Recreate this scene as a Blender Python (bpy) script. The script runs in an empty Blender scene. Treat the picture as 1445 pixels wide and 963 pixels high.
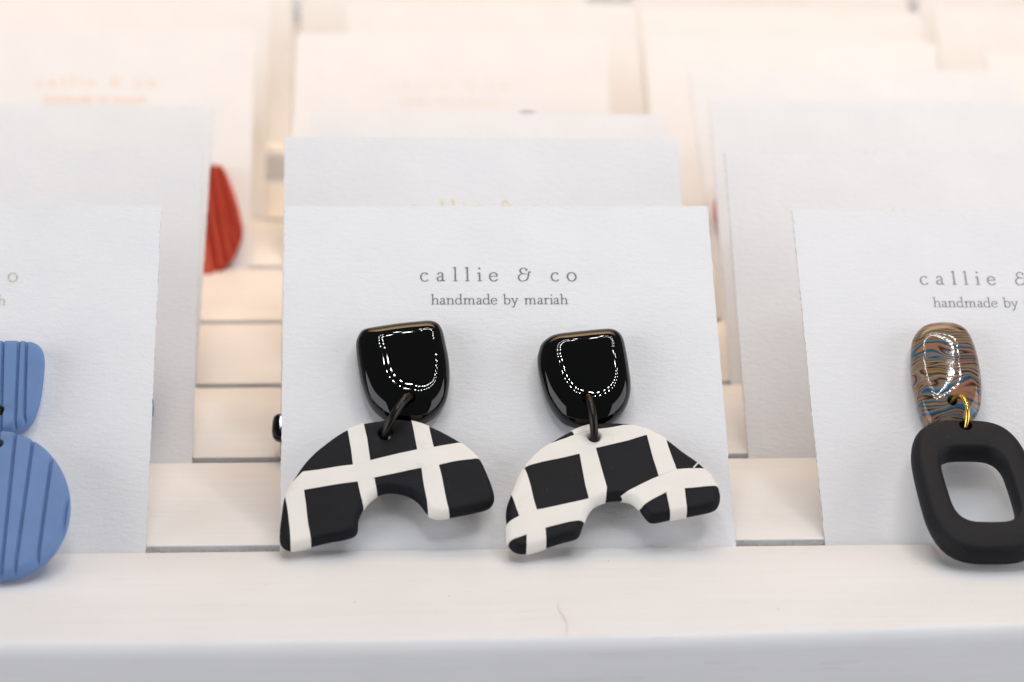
import bpy, bmesh, math, random
from mathutils import Vector, Matrix, noise

# ------------------------------------------------------------------ camera, world, lamps, exposure
C = bpy.context.scene.collection
S = 0.01                      # all lengths below are centimetres; meshes are stored in metres
sc = bpy.context.scene
cam = bpy.data.cameras.new('camera')
cam_o = bpy.data.objects.new('camera', cam); C.objects.link(cam_o)
CR = Vector((0.99731029, -0.07118305, 0.01746872))
CU = Vector((0.00502603, 0.30419009, 0.95259809))
CF = Vector((0.07312264, 0.94994808, -0.30372968))
CP = Vector((-1.27457, -32.80975, 13.51772))
m = Matrix.Identity(4)
for i in range(3):
    m[i][0] = CR[i]; m[i][1] = CU[i]; m[i][2] = -CF[i]; m[i][3] = CP[i] * S
cam_o.matrix_world = m
cam.sensor_width = 36.0
cam.lens = 36.0 * 3600 / 1445
cam.clip_start = 0.01; cam.clip_end = 20
cam.dof.use_dof = True
cam.dof.focus_distance = 0.366
cam.dof.aperture_fstop = 19.5
sc.camera = cam_o

w = bpy.data.worlds.new('World'); sc.world = w; w.use_nodes = True
bg = w.node_tree.nodes['Background']
bg.inputs[0].default_value = (0.92, 0.96, 1.0, 1); bg.inputs[1].default_value = 0.13

def area(name, loc, target, size, power, color, size_y=None):
    l = bpy.data.lights.new(name, 'AREA')
    l.energy = power; l.color = color
    l.shape = 'RECTANGLE' if size_y else 'DISK'
    l.size = size * S
    if size_y: l.size_y = size_y * S
    o = bpy.data.objects.new(name, l); C.objects.link(o)
    o.location = Vector(loc) * S
    d = Vector(target) - Vector(loc)
    o.rotation_euler = d.to_track_quat('-Z', 'Y').to_euler()
    return o

# the ring lamp above the display: two rows of small LEDs
LED_POWER = 0.0086
led = bpy.data.lights.new('ring_lamp_led', 'AREA')
led.shape = 'DISK'; led.size = 0.32 * S; led.energy = LED_POWER; led.color = (0.975, 0.985, 1.0)
ring_c = Vector((6.0, -1.5, 36.0)); ring_t = Vector((2.5, 1.5, 1.0))
zq = (ring_t - ring_c).to_track_quat('-Z', 'Y')
rr = random.Random(4)
for row, (rad, n) in enumerate(((10.3, 46), (12.9, 46))):
    for i in range(n):
        a = 2 * math.pi * (i + 0.5 * row) / n
        p = ring_c + zq @ Vector((rad * math.cos(a), rad * math.sin(a), 0))
        o = bpy.data.objects.new('ring_lamp_led', led); C.objects.link(o)
        o.location = p * S
        o.rotation_euler = zq.to_euler()
# warm shop light over the back of the display, and two pale side fills added in place of general room light
wl = area('warm_lamp', (3, 33, 40), (2, 21, 0), 60, 0.46, (1.0, 0.665, 0.365), 22); wl.data.spread = math.radians(64)
area('warm_bulb', (8, 80, 52), (3, 0, 3), 60, 0.45, (1.0, 0.50, 0.20), 26)
area('room_fill', (-95, -38, 8), (0, 0, 2), 100, 9.6, (0.945, 0.95, 1.0), 100)
area('room_fill', (95, -34, 8), (2, 0, 2), 100, 8.4, (0.945, 0.95, 1.0), 100)

sc.view_settings.view_transform = 'Standard'
sc.view_settings.look = 'None'
sc.view_settings.exposure = 0.0
sc.view_settings.gamma = 1.0
sc.view_settings.use_curve_mapping = False
sc.render.engine = 'CYCLES'
sc.cycles.max_bounces = 10
sc.cycles.diffuse_bounces = 6

# ------------------------------------------------------------------ materials
def mat(name, color, rough=0.5, spec=0.5):
    mt = bpy.data.materials.new(name); mt.use_nodes = True
    b = mt.node_tree.nodes['Principled BSDF']
    b.inputs['Base Color'].default_value = (*color, 1)
    b.inputs['Roughness'].default_value = rough
    b.inputs['Specular IOR Level'].default_value = spec
    return mt, mt.node_tree, b

def nd(nt, t, **kw):
    n = nt.nodes.new(t)
    for k, v in kw.items():
        if k in n.inputs: n.inputs[k].default_value = v
        else: setattr(n, k, v)
    return n

def coords(nt, scale, kind='Object'):
    tc = nd(nt, 'ShaderNodeTexCoord'); mp = nd(nt, 'ShaderNodeMapping')
    mp.inputs['Scale'].default_value = scale
    nt.links.new(tc.outputs[kind], mp.inputs['Vector'])
    return mp.outputs['Vector']

def noise_tex(nt, vec, scale, detail=3, rough=0.55):
    n = nd(nt, 'ShaderNodeTexNoise', Scale=scale, Detail=detail, Roughness=rough)
    nt.links.new(vec, n.inputs['Vector'])
    return n.outputs['Fac']

def ramp(nt, fac, stops):
    r = nd(nt, 'ShaderNodeValToRGB')
    e = r.color_ramp.elements
    e[0].position, e[0].color = stops[0][0], (*stops[0][1], 1)
    e[1].position, e[1].color = stops[-1][0], (*stops[-1][1], 1)
    for p, c in stops[1:-1]:
        x = e.new(p); x.color = (*c, 1)
    nt.links.new(fac, r.inputs['Fac'])
    return r.outputs['Color']

def bump(nt, b, height, strength, dist, normal=None):
    n = nd(nt, 'ShaderNodeBump', Strength=strength, Distance=dist * S)
    nt.links.new(height, n.inputs['Height'])
    if normal is not None: nt.links.new(normal, n.inputs['Normal'])
    nt.links.new(n.outputs['Normal'], b.inputs['Normal'])
    return n.outputs['Normal']

def math_node(nt, op, a, b):
    n = nd(nt, 'ShaderNodeMath', operation=op)
    for i, v in enumerate((a, b)):
        if isinstance(v, (int, float)): n.inputs[i].default_value = v
        else: nt.links.new(v, n.inputs[i])
    return n.outputs[0]

def card_material():
    mt, nt, b = mat('felt_card', (0.80, 0.80, 0.81), 0.75, 0.25)
    v1 = coords(nt, (100, 240, 100))
    n1 = noise_tex(nt, v1, 6.5, 4, 0.6)          # felt-mark ribs running across the sheet
    v2 = coords(nt, (100, 100, 100))
    n2 = noise_tex(nt, v2, 22.0, 3, 0.6)
    h = math_node(nt, 'ADD', n1, math_node(nt, 'MULTIPLY', n2, 0.45))
    bump(nt, b, h, 0.5, 0.022)
    n3 = noise_tex(nt, v2, 1.1, 3)
    col = ramp(nt, n3, [(0.3, (0.765, 0.77, 0.79)), (0.7, (0.795, 0.797, 0.81))])
    nt.links.new(col, b.inputs['Base Color'])
    return mt
MCARD = card_material()
def card_edge_material():
    mt, nt, b = mat('card_cut_edge', (0.6, 0.58, 0.54), 0.9, 0.1)
    n = noise_tex(nt, coords(nt, (100, 100, 100)), 9.0, 4, 0.7)
    nt.links.new(ramp(nt, n, [(0.38, (0.45, 0.43, 0.40)), (0.5, (0.70, 0.68, 0.65)), (0.7, (0.80, 0.79, 0.77))]), b.inputs['Base Color'])
    return mt
MEDGE = card_edge_material()

def board_material():
    mt, nt, b = mat('white_painted_wood', (0.76, 0.745, 0.735), 0.5, 0.3)
    v = coords(nt, (18, 420, 420))
    n1 = noise_tex(nt, v, 1.6, 4, 0.6)
    v2 = coords(nt, (100, 100, 100))
    n2 = noise_tex(nt, v2, 0.55, 3)
    n3 = noise_tex(nt, v2, 7.0, 3)
    f = math_node(nt, 'ADD', math_node(nt, 'MULTIPLY', n1, 0.55), math_node(nt, 'MULTIPLY', n2, 0.45))
    nt.links.new(ramp(nt, f, [(0.3, (0.785, 0.777, 0.774)), (0.55, (0.825, 0.817, 0.814)), (0.75, (0.85, 0.842, 0.838))]), b.inputs['Base Color'])
    r = nd(nt, 'ShaderNodeMapRange'); r.inputs['To Min'].default_value = 0.36; r.inputs['To Max'].default_value = 0.55
    nt.links.new(n1, r.inputs['Value']); nt.links.new(r.outputs[0], b.inputs['Roughness'])
    # faint scuffs rubbed into the paint along the grain
    sc_n = noise_tex(nt, coords(nt, (30, 900, 900)), 1.0, 4, 0.7)
    patch = noise_tex(nt, coords(nt, (100, 100, 100)), 0.9, 2)
    sm = math_node(nt, 'MULTIPLY', math_node(nt, 'GREATER_THAN', sc_n, 0.62), math_node(nt, 'GREATER_THAN', patch, 0.52))
    mx = nd(nt, 'ShaderNodeMix', data_type='RGBA')
    nt.links.new(math_node(nt, 'MULTIPLY', sm, 0.16), mx.inputs[0])
    nt.links.new(b.inputs['Base Color'].links[0].from_socket, mx.inputs[6]); mx.inputs[7].default_value = (0.50, 0.48, 0.47, 1)
    nt.links.new(mx.outputs[2], b.inputs['Base Color'])
    h = math_node(nt, 'ADD', n1, math_node(nt, 'MULTIPLY', n3, 0.35))
    bump(nt, b, h, 0.3, 0.014)
    return mt
MBOARD = board_material()
def saw_material():
    mt, nt, b = mat('sawn_groove_wood', (0.70, 0.675, 0.665), 0.75, 0.2)
    n = noise_tex(nt, coords(nt, (100, 100, 100)), 5.0, 5, 0.75)
    nt.links.new(ramp(nt, n, [(0.35, (0.76, 0.74, 0.735)), (0.65, (0.87, 0.855, 0.85))]), b.inputs['Base Color'])
    bump(nt, b, n, 0.9, 0.05)
    return mt
MSAW = saw_material()

def clay(name, color, rough, spec=0.4, bscale=9.0, bs=0.25, vary=0.08, dust=0.0):
    mt, nt, b = mat(name, color, rough, spec)
    v = coords(nt, (100, 100, 100))
    n = noise_tex(nt, v, bscale, 4, 0.65); n2 = noise_tex(nt, v, 1.3, 3)
    c = color
    nt.links.new(ramp(nt, n2, [(0.3, tuple(x * (1 - vary) for x in c)), (0.7, tuple(min(1, x * (1 + vary)) for x in c))]), b.inputs['Base Color'])
    if dust:
        base = b.inputs['Base Color'].links[0].from_socket
        vo = nd(nt, 'ShaderNodeTexVoronoi', Scale=13.0)
        nt.links.new(v, vo.inputs['Vector'])
        dots = math_node(nt, 'LESS_THAN', vo.outputs['Distance'], 0.13)
        gate = math_node(nt, 'GREATER_THAN', noise_tex(nt, v, 5.0, 2), 0.60)
        mx = nd(nt, 'ShaderNodeMix', data_type='RGBA')
        nt.links.new(math_node(nt, 'MULTIPLY', math_node(nt, 'MULTIPLY', dots, gate), dust), mx.inputs[0])
        nt.links.new(base, mx.inputs[6]); mx.inputs[7].default_value = (0.42, 0.40, 0.38, 1)
        nt.links.new(mx.outputs[2], b.inputs['Base Color'])
    n4 = noise_tex(nt, v, 2.4, 2)
    bump(nt, b, math_node(nt, 'ADD', n, math_node(nt, 'MULTIPLY', n4, 2.5)), bs, 0.014)
    return mt
MBLACK = clay('matte_black_clay', (0.0072, 0.0076, 0.0105), 0.6, 0.16, 10, 0.35, 0.15, 0.05)
MWHITE = clay('off_white_clay', (0.80, 0.765, 0.71), 0.5, 0.4, 5, 0.25, 0.03)
def smudge(mt):
    nt = mt.node_tree; b = nt.nodes['Principled BSDF']
    v = coords(nt, (100, 100, 100)); n = noise_tex(nt, v, 2.3, 5, 0.7)
    mr = nd(nt, 'ShaderNodeMapRange'); mr.inputs['From Min'].default_value = 0.60; mr.inputs['From Max'].default_value = 0.78; mr.inputs['To Max'].default_value = 0.30
    nt.links.new(n, mr.inputs['Value'])
    mx = nd(nt, 'ShaderNodeMix', data_type='RGBA'); nt.links.new(mr.outputs[0], mx.inputs[0])
    nt.links.new(b.inputs['Base Color'].links[0].from_socket, mx.inputs[6]); mx.inputs[7].default_value = (0.30, 0.28, 0.27, 1)
    nt.links.new(mx.outputs[2], b.inputs['Base Color'])
smudge(MWHITE)
MCHAR = clay('charcoal_clay', (0.0085, 0.0090, 0.0118), 0.6, 0.21, 8, 0.4, 0.15, 0.06)
MBLUE = clay('blue_clay', (0.135, 0.232, 0.45), 0.62, 0.3, 9, 0.35, 0.05)
MCORAL = clay('coral_clay', (0.47, 0.062, 0.035), 0.62, 0.3, 9, 0.3, 0.05)
MPINK = clay('pink_clay', (0.75, 0.32, 0.30), 0.6, 0.3, 9, 0.2, 0.05)
MNAVY = clay('navy_clay', (0.03, 0.06, 0.20), 0.6, 0.3, 9, 0.2, 0.05)
def resin():
    mt, nt, b = mat('glossy_black_resin', (0.0015, 0.0015, 0.0015), 0.035, 0.4)
    n = noise_tex(nt, coords(nt, (100, 100, 100)), 30, 2)
    nt.links.new(ramp(nt, n, [(0.4, (0.010,) * 3), (0.75, (0.03,) * 3)]), b.inputs['Roughness'])
    return mt
MRESIN = resin()
def metal(name, c, rough, met=1.0):
    mt, nt, b = mat(name, c, rough)
    b.inputs['Metallic'].default_value = met
    n = noise_tex(nt, coords(nt, (100, 100, 100)), 6.0, 4)
    r = nd(nt, 'ShaderNodeMapRange'); r.inputs['To Min'].default_value = rough * 0.7; r.inputs['To Max'].default_value = rough * 1.5
    nt.links.new(n, r.inputs['Value']); nt.links.new(r.outputs[0], b.inputs['Roughness'])
    return mt
MGUN = metal('black_plated_wire', (0.030, 0.025, 0.022), 0.28, 0.85)
MGOLD = metal('gold_wire', (0.80, 0.50, 0.10), 0.2)
def marble():
    mt, nt, b = mat('marbled_resin', (0.3, 0.3, 0.3), 0.06, 0.5)
    v = coords(nt, (100, 100, 100))
    nn = nd(nt, 'ShaderNodeTexNoise', Scale=2.2, Detail=1.0, Roughness=0.4)
    nt.links.new(v, nn.inputs['Vector'])
    sub = nd(nt, 'ShaderNodeVectorMath', operation='SUBTRACT'); sub.inputs[1].default_value = (0.5, 0.5, 0.5)
    nt.links.new(nn.outputs['Color'], sub.inputs[0])
    scl = nd(nt, 'ShaderNodeVectorMath', operation='MULTIPLY'); scl.inputs[1].default_value = (0.6, 0.30, 0.3)
    nt.links.new(sub.outputs[0], scl.inputs[0])
    add = nd(nt, 'ShaderNodeVectorMath', operation='ADD')
    nt.links.new(v, add.inputs[0]); nt.links.new(scl.outputs[0], add.inputs[1])
    mp = nd(nt, 'ShaderNodeMapping'); mp.inputs['Scale'].default_value = (0.36, 4.6, 1.0)
    nt.links.new(add.outputs[0], mp.inputs['Vector'])
    n1 = nd(nt, 'ShaderNodeTexNoise', Scale=1.0, Detail=1.3, Roughness=0.5, Distortion=0.55)
    nt.links.new(mp.outputs[0], n1.inputs['Vector'])
    bl, db, tn, orr, pk, bk, gy, be = ((0.03, 0.105, 0.19), (0.015, 0.05, 0.085), (0.21, 0.14, 0.08), (0.28, 0.15, 0.05), (0.27, 0.125, 0.095), (0.008, 0.008, 0.009), (0.16, 0.145, 0.12), (0.27, 0.21, 0.13))
    st = [(0.24, bk), (0.30, bl), (0.345, gy), (0.375, orr), (0.40, bk), (0.425, be), (0.45, gy), (0.475, pk), (0.495, bk), (0.515, tn), (0.54, gy), (0.56, bl), (0.585, db), (0.605, orr), (0.63, pk), (0.655, bk), (0.68, gy), (0.72, bl)]
    nt.links.new(ramp(nt, n1.outputs['Fac'], st), b.inputs['Base Color'])
    return mt
MMARB = marble()
def ink(name, c, rough=0.4, met=0.0):
    mt, nt, b = mat(name, c, rough); b.inputs['Metallic'].default_value = met
    n = noise_tex(nt, coords(nt, (100, 100, 100)), 14.0, 3)
    nt.links.new(ramp(nt, n, [(0.3, c), (0.75, tuple(min(1, x * 1.9 + 0.04) for x in c))]), b.inputs['Base Color'])
    return mt
IGREY = ink('charcoal_foil', (0.085, 0.082, 0.078))
IBROWN = ink('grey_foil', (0.15, 0.145, 0.14))
IGOLD = ink('gold_foil', (0.62, 0.45, 0.12))
IPALE = ink('pale_gold_foil', (0.40, 0.40, 0.31))
IPEACH = ink('copper_foil', (0.72, 0.36, 0.20))
IFAINT = ink('faint_grey_foil', (0.52, 0.49, 0.42))
MHAIR, _, _ = mat('hair', (0.55, 0.46, 0.44), 0.5)

# ------------------------------------------------------------------ helpers
def tag(o, label=None, cat=None, group=None, kind=None):
    if label: o['label'] = label
    if cat: o['category'] = cat
    if group: o['group'] = group
    if kind: o['kind'] = kind
    return o

def empty(name, label, cat, M, group=None):
    o = bpy.data.objects.new(name, None); C.objects.link(o)
    o.empty_display_size = 0.01
    o.matrix_world = M
    return tag(o, label, cat, group)

def link(name, me, parent, mats, smooth=True, angle=40):
    for mm in (mats if isinstance(mats, (list, tuple)) else [mats]): me.materials.append(mm)
    o = bpy.data.objects.new(name, me); C.objects.link(o)
    if smooth:
        me.polygons.foreach_set('use_smooth', [True] * len(me.polygons))
        me.set_sharp_from_angle(angle=math.radians(angle))
    if parent is not None: o.parent = parent
    return o

def from_bm(name, bm, parent, mats, smooth=True, angle=40):
    me = bpy.data.meshes.new(name)
    bmesh.ops.recalc_face_normals(bm, faces=bm.faces)
    bm.to_mesh(me); bm.free()
    return link(name, me, parent, mats, smooth, angle)

def card_matrix(x, y, z, yaw, lean, roll):
    ux = Vector((math.cos(yaw), math.sin(yaw), 0)); nr = Vector((-math.sin(yaw), math.cos(yaw), 0))
    uy = Vector((0, 0, 1)) * math.cos(lean) + nr * math.sin(lean)
    c, s = math.cos(roll), math.sin(roll)
    ux, uy = ux * c + uy * s, -ux * s + uy * c
    n = ux.cross(uy)
    M = Matrix.Identity(4)
    for i, p in enumerate((x, y, z)):
        M[i][0], M[i][1], M[i][2], M[i][3] = ux[i], uy[i], n[i], p * S
    return M

def smooth_loop(pts, n):
    # closed Catmull-Rom through the points, resampled evenly to n
    P = [Vector((p[0], p[1])) for p in pts]; k = len(P); out = []
    for i in range(k):
        a, b, c, d = P[i - 1], P[i], P[(i + 1) % k], P[(i + 2) % k]
        for j in range(10):
            t = j / 10
            out.append(0.5 * ((2 * b) + (c - a) * t + (2 * a - 5 * b + 4 * c - d) * t * t + (3 * b - a - 3 * c + d) * t ** 3))
    L = [0.0]
    for i in range(len(out)): L.append(L[-1] + (out[(i + 1) % len(out)] - out[i]).length)
    res = []; i = 0
    for q in range(n):
        s = L[-1] * q / n
        while L[i + 1] < s: i += 1
        t = (s - L[i]) / max(1e-9, L[i + 1] - L[i])
        res.append(out[i].lerp(out[(i + 1) % len(out)], t))
    for _ in range(2):
        res = [(res[i - 1] + res[i] * 2 + res[(i + 1) % n]) / 4 for i in range(n)]
    area2 = sum(res[i].x * res[(i + 1) % n].y - res[(i + 1) % n].x * res[i].y for i in range(n))
    if area2 < 0: res.reverse()
    return res

def plane_map(w0=0.0, v0=0.0, tau=0.0):
    t = math.radians(tau); c, s = math.cos(t), math.sin(t)
    return lambda u, v, h: Vector((u, v0 + v * c + h * s, w0 - v * s + h * c))

def rim_profile(hf, af, hb, ab, nf=10, nb=5, power=2.0):
    # (inset, height) from the back rim round to the front rim
    pr = []
    for i in range(nb, 0, -1):
        a = math.pi / 2 * i / nb
        pr.append((ab * (1 - math.cos(a)), -hb * math.sin(a)))
    for i in range(nf + 1):
        a = math.pi / 2 * i / nf
        pr.append((af * (1 - math.cos(a) ** (2 / power)), hf * math.sin(a) ** (2 / power)))
    return pr

def pebble_bm(outline, hf, af, hb, ab, pm, off, dome=0.0, n=120, nf=10, nb=5, caps=10, rim=None):
    """A convex slab: outline at its waist, rounded rim to a front face and a back face."""
    L = smooth_loop(outline, n)
    cen = sum(L, Vector((0, 0))) / n
    bm = bmesh.new(); rings = []
    prof = rim_profile(hf, af, hb, ab, nf, nb)
    def add_ring(fr):
        rings.append([bm.verts.new((pm(*fr(i)) - off) * S) for i in range(n)])
    rl = [(p - cen).length for p in L]
    dr = [(p - cen).normalized() for p in L]
    rs = [1.0 if rim is None else rim(L[i] - cen) for i in range(n)]
    # back cap rings
    cb = [(0.25, 0), (0.6, 0), (0.9, 0)]
    for f, _ in cb:
        add_ring(lambda i, f=f: (*(cen + dr[i] * (rl[i] - ab) * f), -hb))
    for ins, h in prof:
        add_ring(lambda i, ins=ins, h=h: (*(cen + dr[i] * (rl[i] - ins * (rs[i] if h > 0 else 1))), h + (dome * 0 if h <= 0 else 0)))
    for k in range(1, caps):
        f = 1 - k / caps
        add_ring(lambda i, f=f: (*(cen + dr[i] * (rl[i] - af * rs[i]) * f), hf + dome * (1 - f * f)))
    for a, b in zip(rings[:-1], rings[1:]):
        for i in range(n):
            j = (i + 1) % n
            bm.faces.new((a[i], a[j], b[j], b[i]))
    for ring, h in ((rings[0], -hb), (rings[-1], hf + dome)):
        c = bm.verts.new((pm(cen.x, cen.y, h) - off) * S)
        for i in range(n): bm.faces.new((ring[i], ring[(i + 1) % n], c))
    return bm

def dome_bm(outline, hf, p, hb, ab, pm, off, n=220, rings_n=34, shift=(0, 0), seed=1):
    """A domed cabochon: flat middle that bends ever faster towards its waist."""
    L = smooth_loop(outline, n); cen = sum(L, Vector((0, 0))) / n
    top = cen + Vector(shift)
    bm = bmesh.new(); rings = []
    def ring(pts): rings.append([bm.verts.new((pm(x, y, z) - off) * S) for x, y, z in pts])
    for f in (0.2, 0.6): ring([(*(cen + (q - cen) * f), -hb) for q in L])
    for i in range(6, 0, -1):
        a = math.pi / 2 * i / 6; ins = ab * (1 - math.cos(a))
        ring([(*(cen + (q - cen) * (1 - ins / (q - cen).length)), -hb * math.sin(a)) for q in L])
    for k in range(rings_n):
        t = k / rings_n; f = math.cos(math.pi / 2 * t) ** 0.62
        z = hf * math.sqrt(max(0.0, 1 - f ** p))
        c = top.lerp(cen, f)
        ring([(*(c + (q - cen) * f), z + 0.0055 * (1 - f ** 6) * noise.noise(((c + (q - cen) * f).x * 1.5, (c + (q - cen) * f).y * 1.5, seed * 5.7))) for q in L])
    for a, b in zip(rings[:-1], rings[1:]):
        for i in range(n):
            j = (i + 1) % n
            bm.faces.new((a[i], a[j], b[j], b[i]))
    for rg, q, h in ((rings[0], cen, -hb), (rings[-1], top, hf + 0.0055 * noise.noise((top.x * 1.5, top.y * 1.5, seed * 5.7)))):
        c = bm.verts.new((pm(q.x, q.y, h) - off) * S)
        for i in range(n): bm.faces.new((rg[i], rg[(i + 1) % n], c))
    return bm

def inset_loop(L, d):
    n = len(L); out = []
    for i in range(n):
        t = (L[(i + 1) % n] - L[i - 1]).normalized()
        out.append(L[i] + Vector((-t.y, t.x)) * d)      # loops run anticlockwise: left is inward
    return out

def slab_bm(outline, T, a, off, n=190, hole=None):
    """A flat slab of any outline, rounded rim, optional round hole; flat coordinates (u, t, h)."""
    L = smooth_loop(outline, n); bm = bmesh.new(); rings = []
    H = T / 2
    for ins, h in [(a * 1.25, -H)] + rim_profile(H, a, H, a, 7, 7) + [(a * 1.25, H)]:
        q = inset_loop(L, ins)
        rings.append([bm.verts.new((p.x, p.y, h)) for p in q])
    for r0, r1 in zip(rings[:-1], rings[1:]):
        for i in range(n):
            j = (i + 1) % n
            bm.faces.new((r0[i], r0[j], r1[j], r1[i]))
    hr = None
    if hole:
        hx, hy, rad = hole; hr = []
        e = 0.025
        for r_, h in ((rad + e, -H), (rad, -H + e), (rad, H - e), (rad + e * .3, H - e * .3), (rad + e, H)):
            hr.append([bm.verts.new((hx + r_ * math.cos(2 * math.pi * k / 28), hy + r_ * math.sin(2 * math.pi * k / 28), h)) for k in range(28)])
        for r0, r1 in zip(hr[:-1], hr[1:]):
            for i in range(28): bm.faces.new((r0[i], r1[i], r1[(i + 1) % 28], r0[(i + 1) % 28]))
    bm.edges.ensure_lookup_table()
    for k in (0, -1):
        es = []
        for ring in [rings[k]] + ([hr[k]] if hr else []):
            for i in range(len(ring)):
                e = bm.edges.get((ring[i], ring[(i + 1) % len(ring)]))
                es.append(e)
        bmesh.ops.triangle_fill(bm, use_beauty=True, use_dissolve=False, edges=es, normal=(0, 0, 1 if k else -1))
    bmesh.ops.recalc_face_normals(bm, faces=bm.faces)
    return bm

def map_bm(bm, pm, off):
    for v in bm.verts: v.co = (pm(*v.co) - off) * S

def in_poly(p, poly):
    x, y = p; ins = False
    for i in range(len(poly)):
        (x0, y0), (x1, y1) = poly[i - 1], poly[i]
        if (y0 > y) != (y1 > y) and x < (x1 - x0) * (y - y0) / (y1 - y0) + x0: ins = not ins
    return ins

def cut(bm, a, b):
    a = Vector((a[0], a[1], 0)); b = Vector((b[0], b[1], 0)); d = b - a
    if d.length < 1e-4: return
    bmesh.ops.bisect_plane(bm, geom=bm.verts[:] + bm.edges[:] + bm.faces[:], dist=1e-5, plane_co=a, plane_no=(-d.y, d.x, 0))

def cut_near(bm, a, b, reach=0.12):
    """Cut only the faces round the segment a-b, so one stripe's edge does not slice the whole slab."""
    A = Vector((a[0], a[1])); B = Vector((b[0], b[1])); D = B - A; ln = D.length
    if ln < 1e-4: return
    D /= ln; nrm = Vector((-D.y, D.x)); fs = []
    for f in bm.faces:
        s = [((v.co.xy - A).dot(D), (v.co.xy - A).dot(nrm)) for v in f.verts]
        if max(x[1] for x in s) > -1e-6 and min(x[1] for x in s) < 1e-6 and max(x[0] for x in s) > -reach and min(x[0] for x in s) < ln + reach: fs.append(f)
    es = {e for f in fs for e in f.edges}; vs = {v for f in fs for v in f.verts}
    bmesh.ops.bisect_plane(bm, geom=list(vs) + list(es) + fs, dist=1e-5, plane_co=(A.x, A.y, 0), plane_no=(nrm.x, nrm.y, 0))

def notch(bm, lines, width, depth):
    """Press straight V grooves into the front of a piece given in flat coordinates."""
    for (a, b) in lines:
        A = Vector(a); B = Vector(b); D = (B - A).normalized(); N = Vector((-D.y, D.x))
        for k in (-1, -0.6, -0.25, 0.25, 0.6, 1):
            o = A + N * width * k
            bmesh.ops.bisect_plane(bm, geom=bm.verts[:] + bm.edges[:] + bm.faces[:], dist=1e-6, plane_co=(o.x, o.y, 0), plane_no=(N.x, N.y, 0))
    for v in bm.verts:
        if v.co.z <= 0.0: continue
        for (a, b) in lines:
            A = Vector(a); B = Vector(b); D = (B - A).normalized(); N = Vector((-D.y, D.x))
            d = abs((v.co.xy - A).dot(N)) / width
            if d < 1: v.co.z -= depth * (1 - d * d) ** 1.5 * min(1, v.co.z / 0.11)

def punch(o, center, axis, radius, length=1.2):
    """Drill a round hole (boolean) through a closed part."""
    bm = bmesh.new()
    bmesh.ops.create_cone(bm, cap_ends=True, segments=28, radius1=radius * S, radius2=radius * S, depth=length * S)
    q = Vector(axis).to_track_quat('Z', 'Y').to_matrix().to_4x4(); q.translation = Vector(center) * S
    bmesh.ops.transform(bm, matrix=q, verts=bm.verts)
    me = bpy.data.meshes.new('cutter'); bm.to_mesh(me); bm.free()
    co = bpy.data.objects.new('cutter', me); C.objects.link(co); co.matrix_world = o.matrix_world
    if o.parent: co.matrix_world = o.parent.matrix_world.copy()
    md = o.modifiers.new('hole', 'BOOLEAN'); md.operation = 'DIFFERENCE'; md.object = co; md.solver = 'EXACT'
    bpy.context.view_layer.update()
    dg = bpy.context.evaluated_depsgraph_get()
    nm = bpy.data.meshes.new_from_object(o.evaluated_get(dg))
    o.modifiers.remove(md); old = o.data; nm.name = old.name; o.data = nm
    bpy.data.objects.remove(co); bpy.data.meshes.remove(me); bpy.data.meshes.remove(old)
    nm.polygons.foreach_set('use_smooth', [True] * len(nm.polygons)); nm.set_sharp_from_angle(angle=math.radians(40))

def tube_bm(pts, rad, seg=14, closed=False):
    bm = bmesh.new(); n = len(pts); rings = []
    up = None
    for i, p in enumerate(pts):
        a = pts[i - 1] if (i > 0 or closed) else p
        b = pts[(i + 1) % n] if (i < n - 1 or closed) else p
        t = (b - a).normalized()
        if up is None: up = t.orthogonal().normalized()
        up = (up - t * up.dot(t)).normalized(); s = t.cross(up)
        r = rad(i / (n - 1)) if callable(rad) else rad
        rings.append([bm.verts.new((p + (up * math.cos(2 * math.pi * k / seg) + s * math.sin(2 * math.pi * k / seg)) * r) * S) for k in range(seg)])
    for i in range(n if closed else n - 1):
        r0, r1 = rings[i], rings[(i + 1) % n]
        for k in range(seg): bm.faces.new((r0[k], r0[(k + 1) % seg], r1[(k + 1) % seg], r1[k]))
    if not closed:
        bm.faces.new(rings[0]); bm.faces.new(rings[-1])
    return bm

def jump_ring(parent, A, B, off, wire, R, material, lean=0.0):
    """A round wire link through the two holes A and B (card coordinates); its gap faces the card."""
    A = Vector(A); B = Vector(B); mid = (A + B) / 2
    d = (B - A).normalized(); wv = Vector((lean, 0, 1)); wv = (wv - d * wv.dot(d)).normalized()
    half = (B - A).length / 2
    mid = mid - wv * math.sqrt(max(0, R * R - half * half)) * 0.6
    pts = []
    n = 56
    for i in range(n):
        a = math.pi * 1.5 + math.radians(4) + (2 * math.pi - math.radians(8)) * i / (n - 1)
        pts.append(mid + d * R * math.cos(a) + wv * R * math.sin(a) - off)
    o = from_bm('jump_ring', tube_bm(pts, wire, 16), parent, material)
    return o

# ------------------------------------------------------------------ the slotted display boards
PITCH, GAP, FRONT = 3.5184, 0.231, 2.9761
BOW = [(-22, 0.06), (-9, 0.06), (-6.5, 0.0), (-4, -0.05), (-1.5, -0.075), (1, -0.078), (3, -0.065), (5.5, 0.03), (8, 0.16), (11, 0.28), (30, 0.28)]
def bow(x):
    for (x0, a), (x1, b) in zip(BOW[:-1], BOW[1:]):
        if x <= x1:
            t = (x - x0) / (x1 - x0); return a + (b - a) * t
    return BOW[-1][1]
rnd = random.Random(11)
X0, X1 = -17.0, 27.0

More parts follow.
